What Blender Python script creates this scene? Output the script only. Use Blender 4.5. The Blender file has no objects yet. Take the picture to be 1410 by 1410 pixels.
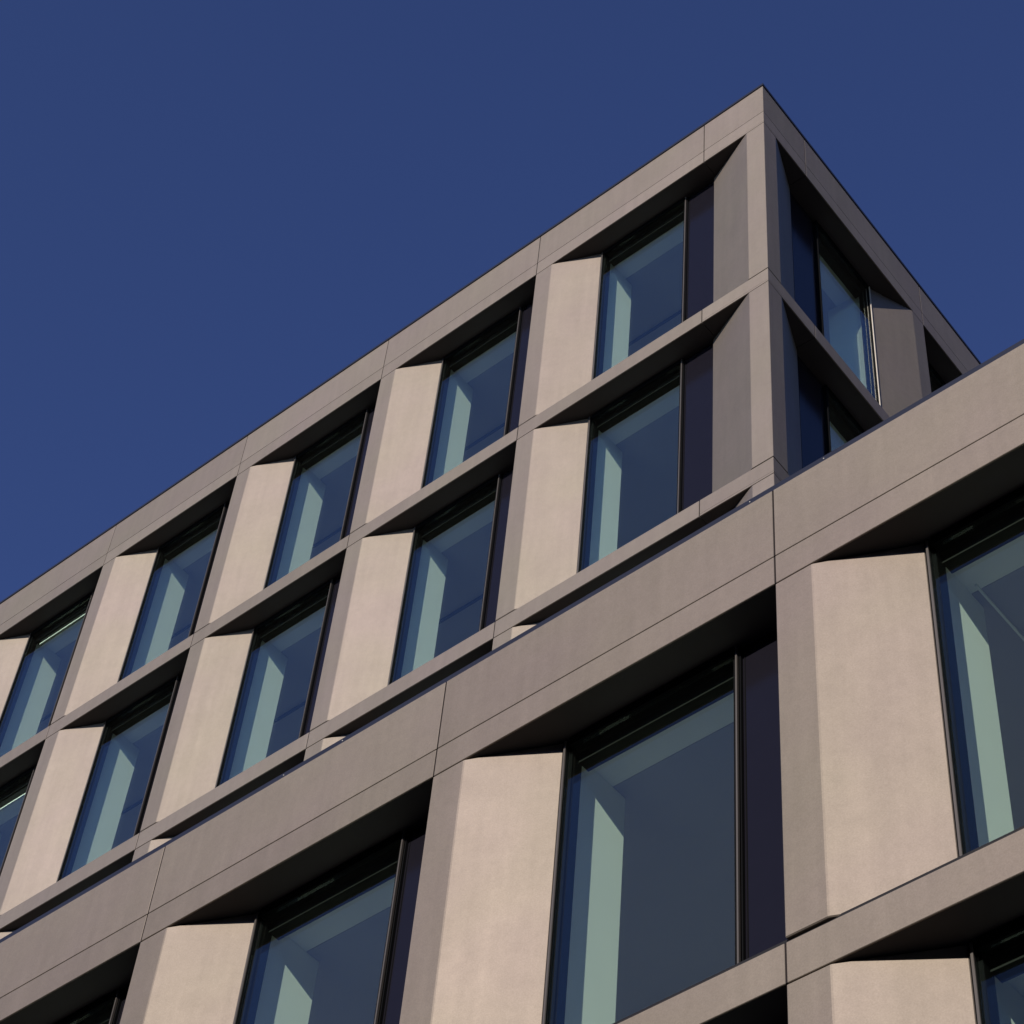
import bpy, bmesh, math, random
from mathutils import Matrix, Vector
random.seed(7)
scene = bpy.context.scene
C = scene.collection

# ------------------------------------------------------------------ measures
OZ = 26.70                      # the roof line datum above the street
P = 2.6332                      # bay pitch
W, S, D = 0.258, 0.594, 0.256   # pier face, splayed reveal, reveal depth
FULL = 0.33                     # depth of the cladding shell
INNER = 0.862                   # inner face of the wall
HEAD = 0.735                    # inner edge of the pale board over each window
GAP = 0.011
VENT = 0.458
ANG = 0.0287                    # corner is slightly sharper than square
SUN_AZ, SUN_EL = math.radians(13.2), math.radians(20.0)

# ------------------------------------------------------------------ materials
def new_mat(name):
    m = bpy.data.materials.new(name); m.use_nodes = True
    nt = m.node_tree; nt.nodes.clear()
    out = nt.nodes.new('ShaderNodeOutputMaterial')
    return m, nt, out

def N(nt, kind, **kw):
    n = nt.nodes.new(kind)
    for k, v in kw.items(): setattr(n, k, v)
    return n

def cladding(name, base, rough, metallic, strength=1.0):
    m, nt, out = new_mat(name)
    b = N(nt, 'ShaderNodeBsdfPrincipled')
    b.inputs['Metallic'].default_value = metallic
    b.inputs['Specular IOR Level'].default_value = 0.4
    geo = N(nt, 'ShaderNodeNewGeometry')
    oi = N(nt, 'ShaderNodeObjectInfo')
    # soft cloudy mottling, a fine grain, and faint vertical streaks
    def noise(scale, detail, rough_=0.5, vec=None):
        t = N(nt, 'ShaderNodeTexNoise'); t.inputs['Scale'].default_value = scale
        t.inputs['Detail'].default_value = detail; t.inputs['Roughness'].default_value = rough_
        nt.links.new(vec or geo.outputs['Position'], t.inputs['Vector']); return t.outputs['Fac']
    mp = N(nt, 'ShaderNodeMapping'); mp.inputs['Scale'].default_value = (9, 9, 0.7)
    nt.links.new(geo.outputs['Position'], mp.inputs['Vector'])
    def mr(sock, lo, hi, a=0.3, z=0.7):
        r = N(nt, 'ShaderNodeMapRange')
        r.inputs['From Min'].default_value = a; r.inputs['From Max'].default_value = z
        r.inputs['To Min'].default_value = lo; r.inputs['To Max'].default_value = hi
        nt.links.new(sock, r.inputs['Value']); return r.outputs['Result']
    def mul(a, c):
        k = N(nt, 'ShaderNodeMath', operation='MULTIPLY')
        nt.links.new(a, k.inputs[0]); nt.links.new(c, k.inputs[1]); return k.outputs[0]
    s = strength
    grain = noise(110, 3, 0.7)
    v = mul(mr(noise(1.9, 4), 1-.03*s, 1+.03*s), mr(grain, 1-.09*s, 1+.09*s))
    v = mul(v, mr(noise(1.0, 3, 0.6, mp.outputs['Vector']), 1-.045*s, 1+.045*s))
    v = mul(v, mr(noise(14, 3, 0.6), 1-.03*s, 1+.03*s))
    v = mul(v, mr(oi.outputs['Random'], 1-.055*s, 1+.055*s, 0, 1))
    hue = N(nt, 'ShaderNodeMix', data_type='RGBA')
    nt.links.new(mr(noise(0.8, 2), 0, 1), hue.inputs['Factor'])
    hue.inputs[6].default_value = (base[0]*1.0, base[1]*1.015, base[2]*0.99, 1)
    hue.inputs[7].default_value = (base[0]*1.0, base[1]*0.975, base[2]*1.03, 1)
    vm = N(nt, 'ShaderNodeVectorMath', operation='SCALE')
    nt.links.new(hue.outputs[2], vm.inputs[0]); nt.links.new(v, vm.inputs['Scale'])
    nt.links.new(vm.outputs[0], b.inputs['Base Color'])
    nt.links.new(mr(noise(6, 3), rough-.008, rough+.008), b.inputs['Roughness'])
    bp = N(nt, 'ShaderNodeBump'); bp.inputs['Strength'].default_value = 0.10
    bp.inputs['Distance'].default_value = 0.002
    nt.links.new(grain, bp.inputs['Height']); nt.links.new(bp.outputs['Normal'], b.inputs['Normal'])
    nt.links.new(b.outputs[0], out.inputs[0])
    return m

def simple(name, col, rough=0.5, metallic=0.0, spec=0.5, var=0.06, scale=8):
    m, nt, out = new_mat(name)
    b = N(nt, 'ShaderNodeBsdfPrincipled')
    b.inputs['Roughness'].default_value = rough
    b.inputs['Metallic'].default_value = metallic
    b.inputs['Specular IOR Level'].default_value = spec
    geo = N(nt, 'ShaderNodeNewGeometry')
    t = N(nt, 'ShaderNodeTexNoise'); t.inputs['Scale'].default_value = scale; t.inputs['Detail'].default_value = 4
    nt.links.new(geo.outputs['Position'], t.inputs['Vector'])
    mx = N(nt, 'ShaderNodeMix', data_type='RGBA')
    mx.inputs[6].default_value = tuple(c*(1-var) for c in col) + (1,)
    mx.inputs[7].default_value = tuple(c*(1+var) for c in col) + (1,)
    nt.links.new(t.outputs['Fac'], mx.inputs['Factor'])
    nt.links.new(mx.outputs[2], b.inputs['Base Color'])
    nt.links.new(b.outputs[0], out.inputs[0])
    return m

def glass(name):
    m, nt, out = new_mat(name)
    tr = N(nt, 'ShaderNodeBsdfTransparent'); tr.inputs[0].default_value = (0.935, 1.0, 0.95, 1)
    gl = N(nt, 'ShaderNodeBsdfGlossy'); gl.inputs['Roughness'].default_value = 0.012
    gl.inputs['Color'].default_value = (0.86, 0.90, 0.88, 1)
    geo = N(nt, 'ShaderNodeNewGeometry')
    t = N(nt, 'ShaderNodeTexNoise'); t.inputs['Scale'].default_value = 0.9; t.inputs['Detail'].default_value = 1
    nt.links.new(geo.outputs['Position'], t.inputs['Vector'])
    bp = N(nt, 'ShaderNodeBump'); bp.inputs['Strength'].default_value = 0.07; bp.inputs['Distance'].default_value = 0.004
    nt.links.new(t.outputs['Fac'], bp.inputs['Height']); nt.links.new(bp.outputs['Normal'], gl.inputs['Normal'])
    # coated glass: reflectance rises with the angle of view, the same from either side
    lw = N(nt, 'ShaderNodeLayerWeight'); lw.inputs['Blend'].default_value = 0.5
    pw = N(nt, 'ShaderNodeMath', operation='POWER'); pw.inputs[1].default_value = 3.0
    nt.links.new(lw.outputs['Facing'], pw.inputs[0])
    fr = N(nt, 'ShaderNodeMath', operation='MULTIPLY_ADD', use_clamp=True)
    fr.inputs[1].default_value = 0.85; fr.inputs[2].default_value = 0.03
    nt.links.new(pw.outputs[0], fr.inputs[0])
    mx = N(nt, 'ShaderNodeMixShader')
    nt.links.new(fr.outputs[0], mx.inputs[0]); nt.links.new(tr.outputs[0], mx.inputs[1]); nt.links.new(gl.outputs[0], mx.inputs[2])
    nt.links.new(mx.outputs[0], out.inputs[0])
    return m

CLAD_BASE = (0.263, 0.2215, 0.181)
M = dict(
    clad=cladding('coated_cladding', CLAD_BASE, 0.68, 0.93),
    soffit=simple('shade_dark_soffit', (0.055, 0.047, 0.045), 0.6, 0.3, 0.3, 0.08, 4),  # underside shade put into the colour, far darker than the cladding
    gasket=simple('dark_joint_gasket', (0.022, 0.017, 0.016), 0.8, 0, 0.1),
    pale=simple('sunlit_edge_trim', (0.50, 0.44, 0.37), 0.5, 0.2),  # sunlight on the flank beads put into a lighter colour
    coping=simple('dark_coping_metal', (0.045, 0.047, 0.062), 0.35, 0.6),
    frame=simple('black_frame', (0.005, 0.005, 0.0055), 0.7, 0.0, 0.05),
    mullion=simple('bronze_mullion', (0.115, 0.10, 0.09), 0.5, 0.5),
    vent=simple('dark_vent_enamel', (0.010, 0.009, 0.013), 0.16, 0.0, 0.22),
    glass=glass('coated_glass'),
    inner=simple('pale_plaster', (0.91, 0.93, 0.88), 0.9, 0, 0.1, 0.02, 3),
    ceiling=simple('grey_ceiling', (0.43, 0.405, 0.42), 0.9, 0, 0.1, 0.05, 2),
    floor=simple('office_floor', (0.30, 0.29, 0.27), 0.7, 0, 0.3, 0.08, 3),
    cassette=simple('black_blind_box', (0.012, 0.012, 0.012), 0.6, 0, 0.2),
    sill=simple('dark_sill_metal', (0.022, 0.020, 0.019), 0.45, 0.3, 0.3),
    roof=simple('roof_gravel', (0.20, 0.195, 0.185), 0.95, 0, 0.2, 0.3, 40),
    screw=simple('dull_screw', (0.45, 0.42, 0.38), 0.5, 0.3),
    asphalt=simple('asphalt', (0.05, 0.05, 0.052), 0.9, 0, 0.2, 0.25, 12),
    paving=simple('grey_paving', (0.16, 0.155, 0.15), 0.85, 0, 0.2, 0.15, 6),
    paint=simple('white_road_paint', (0.75, 0.75, 0.72), 0.7, 0, 0.2, 0.08, 10),
    kerb=simple('granite_kerb', (0.26, 0.255, 0.25), 0.8, 0, 0.2, 0.15, 20),
)

# ------------------------------------------------------------------ helpers
def tag(o, label=None, cat=None, group=None, kind=None):
    if label: o['label'] = label
    if cat: o['category'] = cat
    if group: o['group'] = group
    if kind: o['kind'] = kind
    return o

def empty(name, loc):
    o = bpy.data.objects.new(name, None); C.objects.link(o); o.location = loc
    o.empty_display_size = 0.5
    return o

_cache = {}
def prism_mesh(name, poly, z0, z1, mat, bevel=0.0):
    """vertical prism over a plan polygon (counter-clockwise)."""
    key = (name, tuple((round(a, 4), round(b, 4)) for a, b in poly), round(z0, 4), round(z1, 4), mat, bevel)
    if key in _cache: return _cache[key]
    bm = bmesh.new()
    lo = [bm.verts.new((a, b, z0)) for a, b in poly]
    hi = [bm.verts.new((a, b, z1)) for a, b in poly]
    n = len(poly)
    bm.faces.new(hi); bm.faces.new(lo[::-1])
    for i in range(n):
        j = (i+1) % n
        bm.faces.new((lo[i], lo[j], hi[j], hi[i]))
    bmesh.ops.recalc_face_normals(bm, faces=bm.faces)
    if bevel:
        bmesh.ops.bevel(bm, geom=list(bm.edges), offset=bevel, segments=1, affect='EDGES', clamp_overlap=True)
    me = bpy.data.meshes.new(name); bm.to_mesh(me); bm.free()
    me.materials.append(M[mat])
    _cache[key] = me
    return me

def boxes_mesh(name, boxes, mat):
    key = (name, tuple(tuple(round(v, 4) for v in b) for b in boxes), mat)
    if key in _cache: return _cache[key]
    bm = bmesh.new()
    for (x0, x1, y0, y1, z0, z1) in boxes:
        r = bmesh.ops.create_cube(bm, size=1)
        for v in r['verts']:
            v.co = Vector(((x0+x1)/2 + v.co.x*(x1-x0), (y0+y1)/2 + v.co.y*(y1-y0), (z0+z1)/2 + v.co.z*(z1-z0)))
    me = bpy.data.meshes.new(name); bm.to_mesh(me); bm.free()
    me.materials.append(M[mat]); _cache[key] = me
    return me

class Frame:
    """facade frame: u along the wall, d into the building, z up."""
    def __init__(s, o, ang): s.o = Vector(o); s.R = Matrix.Rotation(ang, 4, 'Z')
    def mat(s, u, d, z): return Matrix.Translation(s.o) @ s.R @ Matrix.Translation((u, d, z))
    def xy(s, u, d):
        v = s.mat(u, d, 0).translation; return (v.x, v.y)

def put(name, me, parent, mat4):
    o = bpy.data.objects.new(name, me); C.objects.link(o)
    if isinstance(parent, bpy.types.Object):
        o.parent = parent
        # parents carry only transforms we know, so local = inverse(parent world) @ world
        o.matrix_basis = WM[parent.name].inverted() @ mat4
    else:
        o.matrix_basis = mat4
    WM[o.name] = mat4.copy()
    return o
WM = {}

def root(name, loc):
    o = empty(name, loc); WM[o.name] = Matrix.Translation(loc); return o

# ------------------------------------------------------------------ a window with its parts
def window(parent, F, u0, u1, z0, z1, mirror=False):
    """opening light between u0 and u1 (deep side post at the splay), z0..z1. mirror: splay on the right."""
    w, h = u1-u0, z1-z0
    fw = 0.05
    a = boxes_mesh('window', [
        (0.004, .028, .247, .2865, 0, h), (0.004, fw, .287, .38, 0, h), (w-0.035, w-0.004, .262, .40, 0, h),
        (fw, w-0.035, .247, .33, 0, .045), (fw, w-0.035, .247, .33, h-.07, h)] if not mirror else [
        (w-.028, w-0.004, .247, .2865, 0, h), (w-fw, w-0.004, .287, .38, 0, h), (0.004, 0.035, .262, .40, 0, h),
        (0.035, w-fw, .247, .33, 0, .045), (0.035, w-fw, .247, .33, h-.07, h)], 'frame')
    wo = put('window', a, parent, F.mat(u0, 0, z0))
    g0, g1 = (.028, w-0.035) if not mirror else (0.035, w-.028)
    g = boxes_mesh('pane', [(g0+.001, g1-.001, .262, .286, .046, h-.071)], 'glass')
    put('pane', g, wo, F.mat(u0, 0, z0))
    # slim bronze bead beside the splay, coloured as if sunlit on the flank, and the fin between pane and ventilation leaf
    bx = [(.016, .030, .238, .2465, .01, h-.02)] if not mirror else [(w-.024, w-.014, .233, .2465, .01, h-.02)]
    put('bead', boxes_mesh('bead', bx, 'pale' if mirror else 'mullion'), wo, F.mat(u0, 0, z0))
    fx = [(w-.010, w+.001, .244, .2615, .005, h-.012)] if not mirror else [(-.003, .012, .240, .2615, .005, h-.012)]
    put('mullion', boxes_mesh('mullion', fx, 'frame' if mirror else 'mullion'), wo, F.mat(u0, 0, z0))
    # blind cassette hidden in the head, inside the glass
    cs = boxes_mesh('blind_box', [(fw+.002, w-.04, .345, .44, h-.14, h-.004)], 'cassette')
    put('blind_box', cs, wo, F.mat(u0, 0, z0))
    return wo

def vent(parent, F, u0, u1, z0, z1):
    w, h = u1-u0, z1-z0
    b = boxes_mesh('vent_panel', [(.018, w-.003, .284, .328, .03, h-.004)], 'vent')
    o = put('vent_panel', b, parent, F.mat(u0, 0, z0))
    t = boxes_mesh('trim', [(.008, .017, .262, .2835, .03, h-.01), (.030, .036, .2805, .2835, .05, h-.03), (.036, w-.02, .2805, .2835, .05, .056),
                            (.0, w-.002, .262, .2975, .002, .028)], 'frame')
    put('trim', t, o, F.mat(u0, 0, z0))
    return o

def pier_poly(mirror):
    if not mirror: return [(0, 0), (W, 0), (W+S, D), (W+S, FULL), (0, FULL)]
    return [(-W, 0), (0, 0), (0, FULL), (-W-S, FULL), (-W-S, D)]

def pier(parent, F, uj, z0, z1, mirror=False, gap=.016):
    o = put('pier_panel', prism_mesh('pier_panel', pier_poly(mirror), 0, z1-z0-.007-gap, 'clad', .006), parent, F.mat(uj, 0, z0+gap))
    return o

def inner_wall(parent, F, u0, u1, z0, z1):
    put('inner_wall', boxes_mesh('inner_wall', [(0, u1-u0, FULL+.004, INNER, 0, z1-z0)], 'inner'), parent, F.mat(u0, 0, z0))

def profile_mesh(name, prof, length, mat, bevel):
    """(depth, height) profile drawn along the wall."""
    key = (name, tuple(prof), round(length, 4), mat)
    if key in _cache: return _cache[key]
    bm = bmesh.new()
    a = [bm.verts.new((0, d, z)) for d, z in prof]; b = [bm.verts.new((length, d, z)) for d, z in prof]
    n = len(prof)
    bm.faces.new(a); bm.faces.new(b[::-1])
    for i in range(n):
        j = (i+1) % n
        bm.faces.new((a[i], a[j], b[j], b[i]))
    bmesh.ops.recalc_face_normals(bm, faces=bm.faces)
    bmesh.ops.bevel(bm, geom=list(bm.edges), offset=bevel, segments=1, affect='EDGES', clamp_overlap=True)
    me = bpy.data.meshes.new(name); bm.to_mesh(me); bm.free()
    me.materials.append(M[mat]); _cache[key] = me
    return me

def band(parent, F, u0, u1, z0, z1, name, soffit=True):
    """a panel with a turned-down lip; the soffit board behind the lip is coloured dark to stand for shade."""
    g = GAP/2; h = round(z1-z0, 4)
    prof = [(0, 0), (.014, 0), (.014, .03), (FULL, .03), (FULL, h), (0, h)] if soffit else [(0, 0), (FULL, 0), (FULL, h), (0, h)]
    o = put(name, profile_mesh(name, prof, u1-u0-2*g, 'clad', .003), parent, F.mat(u0+g, 0, z0))
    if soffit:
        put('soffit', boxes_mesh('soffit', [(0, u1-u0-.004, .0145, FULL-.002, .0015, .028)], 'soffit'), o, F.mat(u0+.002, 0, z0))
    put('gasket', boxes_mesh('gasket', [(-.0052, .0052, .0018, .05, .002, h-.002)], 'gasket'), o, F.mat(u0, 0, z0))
    return o

def slab(parent, name, poly, z0, z1, mat):
    return put(name, prism_mesh(name, poly, 0, z1-z0, mat), parent, Matrix.Translation((0, 0, z0)))

# ================================================================== setback upper block
J0 = -0.8921
FU = Frame((0, 0, OZ), 0.0)
FS = Frame((0, 0, OZ), math.pi/2 + ANG)     # side wall: u runs back along the flank, d into the building
SJ0 = 0.903
upper = root('office_building', (0, 0, 0))
tag(upper, 'taller set-back block whose sharp roof corner points at the sky, behind the nearer block', 'office building', 'office blocks')
NB_U, NB_S = 9, 5
uL = J0 - NB_U*P
rowsU = [(-3.296, 0.0), (-6.745, -3.546), (-10.25, -7.0)]
ZT, Z1, = 0.9094, 0.2735
bandsU = [(rowsU[1][1], rowsU[0][0]), (rowsU[2][1], rowsU[1][0]), (-10.53, rowsU[2][0])]
CW, CS = 0.2534, 0.930   # corner pier face and where its splay ends
def cornerpoly(u, s_u, dd=FULL):
    """L-shaped wrap round the corner from front u (negative) to flank s_u."""
    g = GAP/2
    a = FS.xy(s_u-g, 0); b = FS.xy(s_u-g, dd)
    return [(u+g, 0), (0, 0), a, b, (-dd*1.02, dd), (u+g, dd)]

for k in range(1, NB_U+1):
    uj = J0 - k*P
    for (z0, z1) in rowsU:
        pier(upper, FU, uj, z0, z1)
        inner_wall(upper, FU, uj - VENT + .02, uj + W + S + .004, z0, z1)
        g0 = uj + W + S; g1 = uj + P - VENT
        window(upper, FU, g0, g1, z0, z1)
        vent(upper, FU, g1, (uj + P) if k > 1 else -CS, z0, z1)
    for (z0, z1) in bandsU: band(upper, FU, uj, uj+P, z0, z1, 'spandrel_panel')
    band(upper, FU, uj, uj+P, 0.0, Z1-.007, 'lintel_panel')
    band(upper, FU, uj, uj+P, Z1, ZT, 'parapet_panel', False)
for k in range(0, NB_S):
    ua = SJ0 + k*P if k else None
    right = SJ0 + (k+1)*P
    left = SJ0 + k*P if k else CW
    for (z0, z1) in rowsU:
        pier(upper, FS, right, z0, z1, True)
        inner_wall(upper, FS, right - W - S - .004, right + VENT - .02, z0, z1)
        g1 = right - W - S; g0 = (SJ0 + k*P + VENT + .131) if k == 0 else (left + VENT)
        window(upper, FS, g0, g1, z0, z1, True)
        vent(upper, FS, CS if k == 0 else left, g0, z0, z1)
    for (z0, z1) in bandsU: band(upper, FS, SJ0+k*P, right, z0, z1, 'spandrel_panel')
    band(upper, FS, SJ0+k*P, right, 0.0, Z1-.007, 'lintel_panel')
    band(upper, FS, SJ0+k*P, right, Z1, ZT, 'parapet_panel', False)
# slim dark rails running along the ceilings behind the windows
for lv, x1 in ((rowsU[0][1], -1.5), (rowsU[1][1], -3.3)):
    put('ceiling_rail', boxes_mesh('ceiling_rail', [(uL+.3, x1, 1.515, 1.545, -.03, .001)], 'coping'), upper, Matrix.Translation((0, 0, OZ+lv)))
# two blinds left a hand's width down at the far end, their pale bottom bars catching the sun
for zt, dz in ((0.0, .245), (rowsU[1][1], .30)):
    uj = J0 - 5*P
    b = put('blind', boxes_mesh('blind', [(-13.05-uj, -11.92-uj, .368, .372, -dz+.012, -.005)], 'cassette'), upper, FU.mat(uj, 0, zt))
    put('bottom_bar', boxes_mesh('bottom_bar', [(-13.05-uj, -11.92-uj, .360, .380, -dz-.012, -dz+.0119)], 'inner'), b, FU.mat(uj, 0, zt))
# corner pieces
def corner(name, z0, z1, poly, mat='clad', bevel=.003):
    return put(name, prism_mesh(name, poly, 0, z1-z0, mat, bevel), upper, Matrix.Translation((0, 0, OZ+z0)))
wrap = cornerpoly(J0, SJ0); lip = cornerpoly(J0, SJ0, .014)
g = GAP/2
def lipped(name, z0, z1):
    me = prism_mesh(name, wrap, .03, z1-z0, 'clad', .003)
    lm = prism_mesh(name+'_lip', lip, 0, .0299, 'clad', .002)
    bm = bmesh.new(); bm.from_mesh(me); bm.from_mesh(lm)
    m2 = bpy.data.meshes.new(name); bm.to_mesh(m2); bm.free(); m2.materials.append(M['clad'])
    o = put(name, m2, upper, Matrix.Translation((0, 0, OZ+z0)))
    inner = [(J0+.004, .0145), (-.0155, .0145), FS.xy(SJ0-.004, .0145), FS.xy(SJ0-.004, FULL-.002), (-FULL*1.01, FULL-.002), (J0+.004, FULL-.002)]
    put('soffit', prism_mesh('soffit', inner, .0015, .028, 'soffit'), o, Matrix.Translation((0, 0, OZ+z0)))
for (z0, z1) in bandsU: lipped('spandrel_panel', z0, z1)
lipped('lintel_panel', 0, Z1-.007); corner('parapet_panel', Z1, ZT, wrap)
cp = [(-CS, FULL), (-CS, D), (-CW, 0), (0, 0), FS.xy(CW, 0), FS.xy(CS, D), FS.xy(CS, FULL), (-.345, .34)]
ci = [(-1.34, FULL+.004), (-.352, FULL+.016), FS.xy(1.48, FULL+.004), FS.xy(1.48, INNER), (-INNER*1.02, INNER), (-1.34, INNER)]
for (z0, z1) in rowsU:
    corner('corner_pier', z0+.016, z1-.007, cp, bevel=.004)
    corner('inner_wall', z0, z1, ci, 'inner', 0)
# interior: floors and ceilings, core wall
uL = J0 - NB_U*P
ib, sb_ = 12.0, SJ0 + NB_S*P
def footprint(d, uend=uL+.02, back=sb_-.02):
    a = FS.xy(back, d)
    b = FS.xy(0, d)
    return [(uend, d), (b[0] - d*ANG, d), a, (uend, a[1])]
levels = [0.0, rowsU[1][1], rowsU[2][1]]
floors = [rowsU[0][0], rowsU[1][0], rowsU[2][0]]
for i in range(3):
    if i < 2:
        slab(upper, 'floor_slab', footprint(FULL+.003), OZ+levels[i+1]+.075, OZ+floors[i]-.004, 'floor')
    slab(upper, 'ceiling', footprint(HEAD+.002), OZ+levels[i]+.002, OZ+levels[i]+.07, 'ceiling')
    a, b = FS.xy(sb_-.02, FULL+.003), FS.xy(sb_-.02, HEAD)
    slab(upper, 'head_board', [(uL+.02, FULL+.003), (-FULL*1.01-.003, FULL+.003), a, b, (-HEAD*1.03, HEAD), (uL+.02, HEAD)], OZ+levels[i]+.004, OZ+levels[i]+.07, 'inner')
slab(upper, 'floor_slab', footprint(FULL+.003), OZ-10.53, OZ+floors[2]-.004, 'floor')
core = [(uL+.02, 7.5), (-7.5, 7.5), FS.xy(sb_-.1, 7.3), (uL+.02, FS.xy(sb_-.1, 7)[1])]
slab(upper, 'core_wall', core, OZ-10.25, OZ-.01, 'ceiling')
end = [(uL-.2, 0.01), (uL-.003, 0.01), (uL-.003, FS.xy(sb_, 0)[1]), (uL-.2, FS.xy(sb_, 0)[1])]
slab(upper, 'end_wall', end, OZ-13.6, OZ+ZT, 'clad')
bk = FS.xy(sb_+.003, 0)
slab(upper, 'rear_wall', [(uL, bk[1]), (bk[0], bk[1]), (bk[0], bk[1]+.25), (uL, bk[1]+.25)], OZ-13.6, OZ+ZT, 'clad')
slab(upper, 'base_wall', [(uL, .02), (-.02, .02), FS.xy(sb_, .02), (uL, FS.xy(sb_, .02)[1])], 0.0, OZ-10.54, 'clad')
slab(upper, 'roof', footprint(FULL+.004), OZ+.35, OZ+.62, 'roof')
# parapet backing and coping
def ring(parent, name, d0, d1, z0, z1, mat):
    a0, a1 = FS.xy(sb_, d0), FS.xy(sb_, d1)
    return slab(parent, name, [(uL, d0), (-d0, d0), a0, a1, (-d1*1.03, d1), (uL, d1)], z0, z1, mat)
ring(upper, 'coping', -.012, .40, OZ+ZT+.006, OZ+ZT+.05, 'coping')

# ================================================================== front block
YF = -3.988
FF = Frame((0, YF, OZ), 0.0)
K0 = 2.7424
lower = root('office_building', (0, YF, 0))
tag(lower, 'nearer lower block running across the foreground with the largest windows', 'office building', 'office blocks')
WZT, WZ1, WZ2, WZ3 = -13.6699, -14.3061, -14.5592, -17.3085
H2 = 3.005
rowsL = [(WZ3 - i*H2, WZ2 - i*H2) for i in range(4)]
rowsL = [(a, b) for a, b in rowsL]
W2, = (0.239,)
ks = list(range(-3, 7))
for k in ks:
    uj = K0 - k*P
    for i, (z0, z1) in enumerate(rowsL):
        pier(lower, FF, uj, z0, z1, False, .032)
        put('sill_rail', boxes_mesh('sill_rail', [(.004, P-.004, .014, .045, 0, .016), (.004, P-.004, .024, .045, .0162, .040)], 'sill'), lower, FF.mat(uj, 0, z0+.0005))
        inner_wall(lower, FF, uj - VENT + .02, uj + W + S + .004, z0, z1)
        g0 = uj + W + S; g1 = uj + P - VENT
        window(lower, FF, g0, g1, z0, z1)
        vent(lower, FF, g1, uj + P, z0, z1)
        zb = rowsL[i+1][1] if i < 3 else z0-.25
        band(lower, FF, uj, uj+P, zb, z0, 'spandrel_panel')
    band(lower, FF, uj, uj+P, WZ2, WZ1-.007, 'lintel_panel')
    band(lower, FF, uj, uj+P, WZ1, WZT, 'parapet_panel', False)
put('ceiling_rail', boxes_mesh('ceiling_rail', [(3.650, 3.664, YF+.69, YF+2.6, WZ2-.012, WZ2+.003)], 'inner'), lower, Matrix.Translation((0, 0, OZ)))
fl, fr_ = K0 - ks[-1]*P, K0 - ks[0]*P + P
# short closing piece at the right end
for i, (z0, z1) in enumerate(rowsL):
    put('pier_panel', prism_mesh('pier_panel', [(0, 0), (.6, 0), (.6, FULL), (0, FULL)], 0, z1-z0-.02, 'clad', .004), lower, FF.mat(fr_, 0, z0+.013))
    zb = rowsL[i+1][1] if i < 3 else z0-.25
    band(lower, FF, fr_, fr_+.6, zb, z0, 'spandrel_panel')
band(lower, FF, fr_, fr_+.6, WZ2, WZ1-.007, 'lintel_panel'); band(lower, FF, fr_, fr_+.6, WZ1, WZT, 'parapet_panel', False)
XR = fr_+.6
def lp(d, y1=14.0): return [(fl+.02, YF+d), (XR-.02, YF+d), (XR-.02, YF+y1), (fl+.02, YF+y1)]
def lp2(d, y1): return [(fl+.02, YF+d), (XR-.02, YF+d), (XR-.02, YF+y1), (fl+.02, YF+y1)]
for i, (z0, z1) in enumerate(rowsL):
    slab(lower, 'ceiling', lp2(HEAD+.002, 3.95), OZ+z1+.002, OZ+z1+.07, 'ceiling')
    slab(lower, 'head_board', lp2(FULL+.003, HEAD), OZ+z1+.004, OZ+z1+.07, 'inner')
    zb = rowsL[i+1][1] if i < 3 else z0-.2
    slab(lower, 'floor_slab', lp2(FULL+.003, 3.95), OZ+zb+.075, OZ+z0-.004, 'floor')
slab(lower, 'core_wall', [(fl+.02, YF+3.955), (XR-.02, YF+3.955), (XR-.02, YF+4.0), (fl+.02, YF+4.0)], .1, OZ+WZ2, 'ceiling')
slab(lower, 'roof', lp2(FULL+.004, 3.97), OZ+WZ2+.3, OZ+WZT-.25, 'roof')
slab(lower, 'end_wall', [(fl-.2, YF+.01), (fl-.003, YF+.01), (fl-.003, YF+4.0), (fl-.2, YF+4.0)], 0, OZ+WZT, 'clad')
slab(lower, 'end_wall', [(XR+.003, YF+.01), (XR+.2, YF+.01), (XR+.2, YF+16.0), (XR+.003, YF+16.0)], 0, OZ+WZT, 'clad')
# the part of the block beside the upper flank
slab(lower, 'rear_wing', [(.02, YF+4.01), (XR, YF+4.01), (XR, YF+16.0), (.02, YF+16.0)], 0, OZ+WZT-.25, 'roof')
cop = put('coping', boxes_mesh('coping', [(fl, XR+.2, .012, .42, OZ+WZT+.008, OZ+WZT+.062)], 'coping'), lower, Matrix.Translation((0, YF, 0)))
def screw_mesh():
    bm = bmesh.new()
    bmesh.ops.create_uvsphere(bm, u_segments=10, v_segments=6, radius=.005)
    for v in bm.verts: v.co.y *= .5
    me = bpy.data.meshes.new('screw'); bm.to_mesh(me); bm.free(); me.materials.append(M['screw'])
    return me
sm = screw_mesh()
x = fl + .37
i = 0
while x < XR:
    put('screw', sm, cop, Matrix.Translation((x, YF+.011, OZ+WZT+.037)))
    x += .55 if i % 2 else 3.4
    i += 1

# ================================================================== street (below and in front, out of the picture)
def ground(name, x0, x1, y0, y1, z, mat):
    me = boxes_mesh(name, [(x0, x1, y0, y1, z-.2, z)], mat)
    o = put(name, me, None, Matrix.Identity(4)); tag(o, kind='structure'); return o
ground('ground', -1500, 1500, -1500, 1500, -.16, 'asphalt')
ground('pavement', -120, 120, -11.9, YF-.02, -.004, 'paving')
ground('kerb', -120, 120, -12.05, -11.905, 0.0, 'kerb')
ground('road', -120, 120, -22, -12.055, -.13, 'asphalt')
mk = boxes_mesh('road_marking', [(x, x+3, -17.1, -16.95, -.129, -.126) for x in range(-60, 60, 6)], 'paint')
tag(put('road_marking', mk, None, Matrix.Identity(4)), kind='structure')

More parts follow.
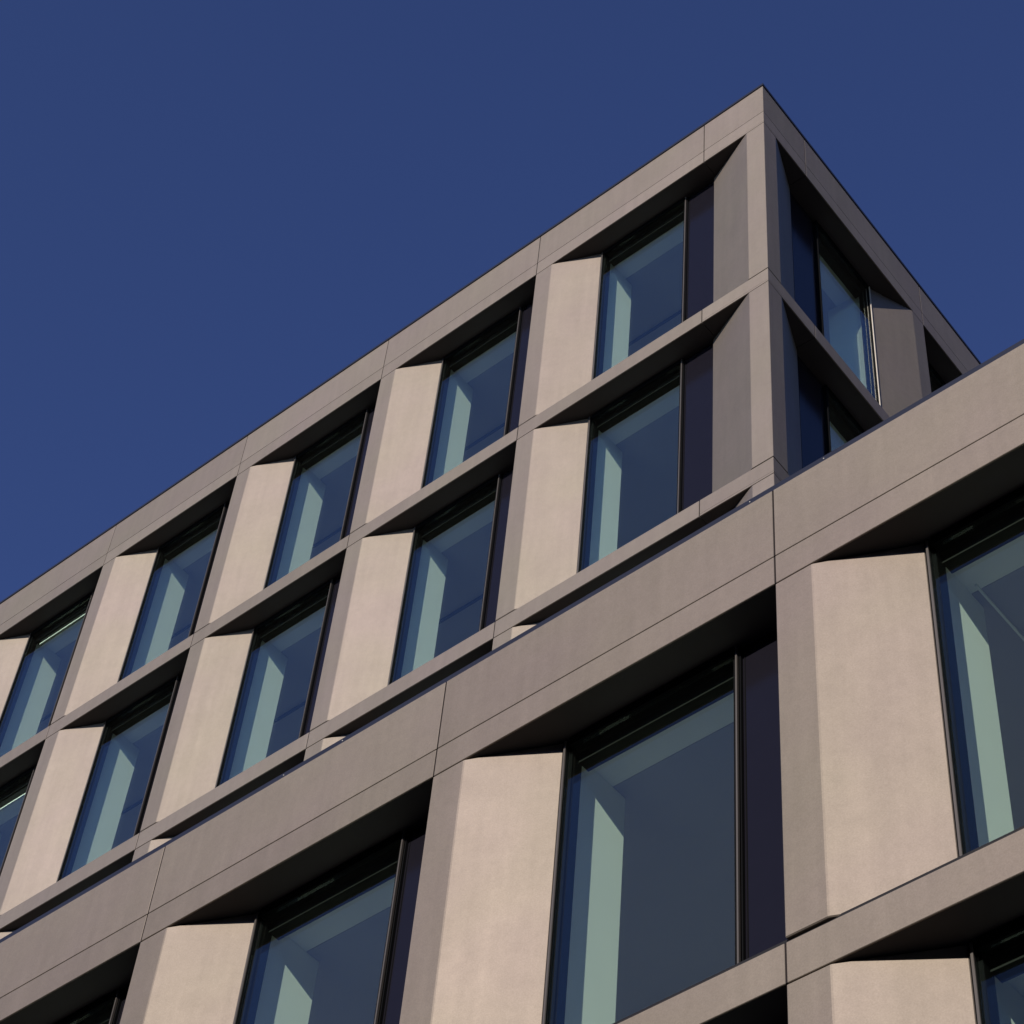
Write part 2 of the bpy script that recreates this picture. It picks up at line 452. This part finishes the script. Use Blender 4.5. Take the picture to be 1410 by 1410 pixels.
# unseen block added behind the camera to cut low sky and ground light
opp = root('light_blocker', (0, -34, 0))
tag(opp, 'unseen dark block added across the street, behind the camera, to cut stray light', 'added light blocker')
M['brick'] = simple('dark_brick', (0.07, 0.055, 0.05), 0.9, 0, 0.2, 0.3, 5)
slab(opp, 'wall', [(-60, -46), (60, -46), (60, -34), (-60, -34)], 0, 19.0, 'brick')
for i in range(16):
    for j in range(4):
        put('window', boxes_mesh('window', [(0, 1.6, -33.995, -33.93, 0, 1.9)], 'vent'), opp, Matrix.Translation((-57+i*7.4, 0, 1.6+j*3.6)))
side = root('light_blocker', (34, -6, 0))  # unseen block added to keep sky light off the flank
tag(side, 'unseen tall block added on the right to cut sky light on the flank', 'added light blocker')
slab(side, 'wall', [(34, -6), (70, -6), (70, 60), (34, 60)], 0, 38.0, 'brick')
for i in range(8):
    for j in range(9):
        put('window', boxes_mesh('side_window', [(33.93, 33.995, 0, 1.6, 0, 1.9)], 'vent'), side, Matrix.Translation((0, -3+i*7.6, 1.8+j*4.0)))
slab(side, 'roof', [(33.8, -6.2), (70.2, -6.2), (70.2, 60.2), (33.8, 60.2)], 38.01, 38.3, 'coping')
slab(opp, 'roof', [(-60.2, -46.2), (60.2, -46.2), (60.2, -33.8), (-60.2, -33.8)], 19.01, 19.3, 'coping')

# ================================================================== sun, sky
sd = Vector((math.sin(SUN_AZ)*math.cos(SUN_EL), -math.cos(SUN_AZ)*math.cos(SUN_EL), math.sin(SUN_EL)))
sl = bpy.data.lights.new('sun', 'SUN'); sl.energy = 4.9; sl.angle = math.radians(.53); sl.color = (1.0, .935, .85)
so = bpy.data.objects.new('sun', sl); C.objects.link(so)
so.rotation_euler = sd.to_track_quat('Z', 'Y').to_euler(); so.location = (20, -40, 60)
wd = bpy.data.worlds.new('World'); scene.world = wd; wd.use_nodes = True
nt = wd.node_tree
bg = nt.nodes['Background']
sky = nt.nodes.new('ShaderNodeTexSky'); sky.sky_type = 'NISHITA'; sky.sun_disc = False
sky.sun_elevation = SUN_EL
sky.sun_rotation = math.atan2(sd.x, sd.y)
sky.altitude = 400; sky.air_density = 0.5; sky.dust_density = 0.0; sky.ozone_density = 1.7
hs = nt.nodes.new('ShaderNodeHueSaturation'); hs.inputs['Saturation'].default_value = 1.12; hs.inputs['Hue'].default_value = 0.518; hs.inputs['Value'].default_value = 1.13
nt.links.new(sky.outputs[0], hs.inputs['Color']); nt.links.new(hs.outputs[0], bg.inputs[0]); bg.inputs[1].default_value = 0.148

# ================================================================== camera
Rm = ((0.76581147, -0.43559838, 0.47306113), (0.63914055, 0.43442902, -0.63464225), (0.07093765, 0.78836887, 0.61109932))
cd = bpy.data.cameras.new('camera'); co = bpy.data.objects.new('camera', cd); C.objects.link(co)
mw = Matrix.Identity(4)
for r in range(3):
    mw[r][0] = Rm[r][0]; mw[r][1] = Rm[r][2]; mw[r][2] = -Rm[r][1]
mw[0][3], mw[1][3], mw[2][3] = 7.6726, -11.1062, -25.0941 + OZ
co.matrix_world = mw
cd.sensor_width = 36; cd.sensor_fit = 'HORIZONTAL'; cd.lens = 3225.69/1410*36
cd.clip_start = .1; cd.clip_end = 5000
scene.camera = co
scene.render.resolution_x = 1024; scene.render.resolution_y = 1024
scene.render.engine = 'CYCLES'
scene.cycles.max_bounces = 8; scene.cycles.transparent_max_bounces = 16
scene.view_settings.view_transform = 'Standard'; scene.view_settings.look = 'None'
scene.view_settings.exposure = 0; scene.view_settings.gamma = 1
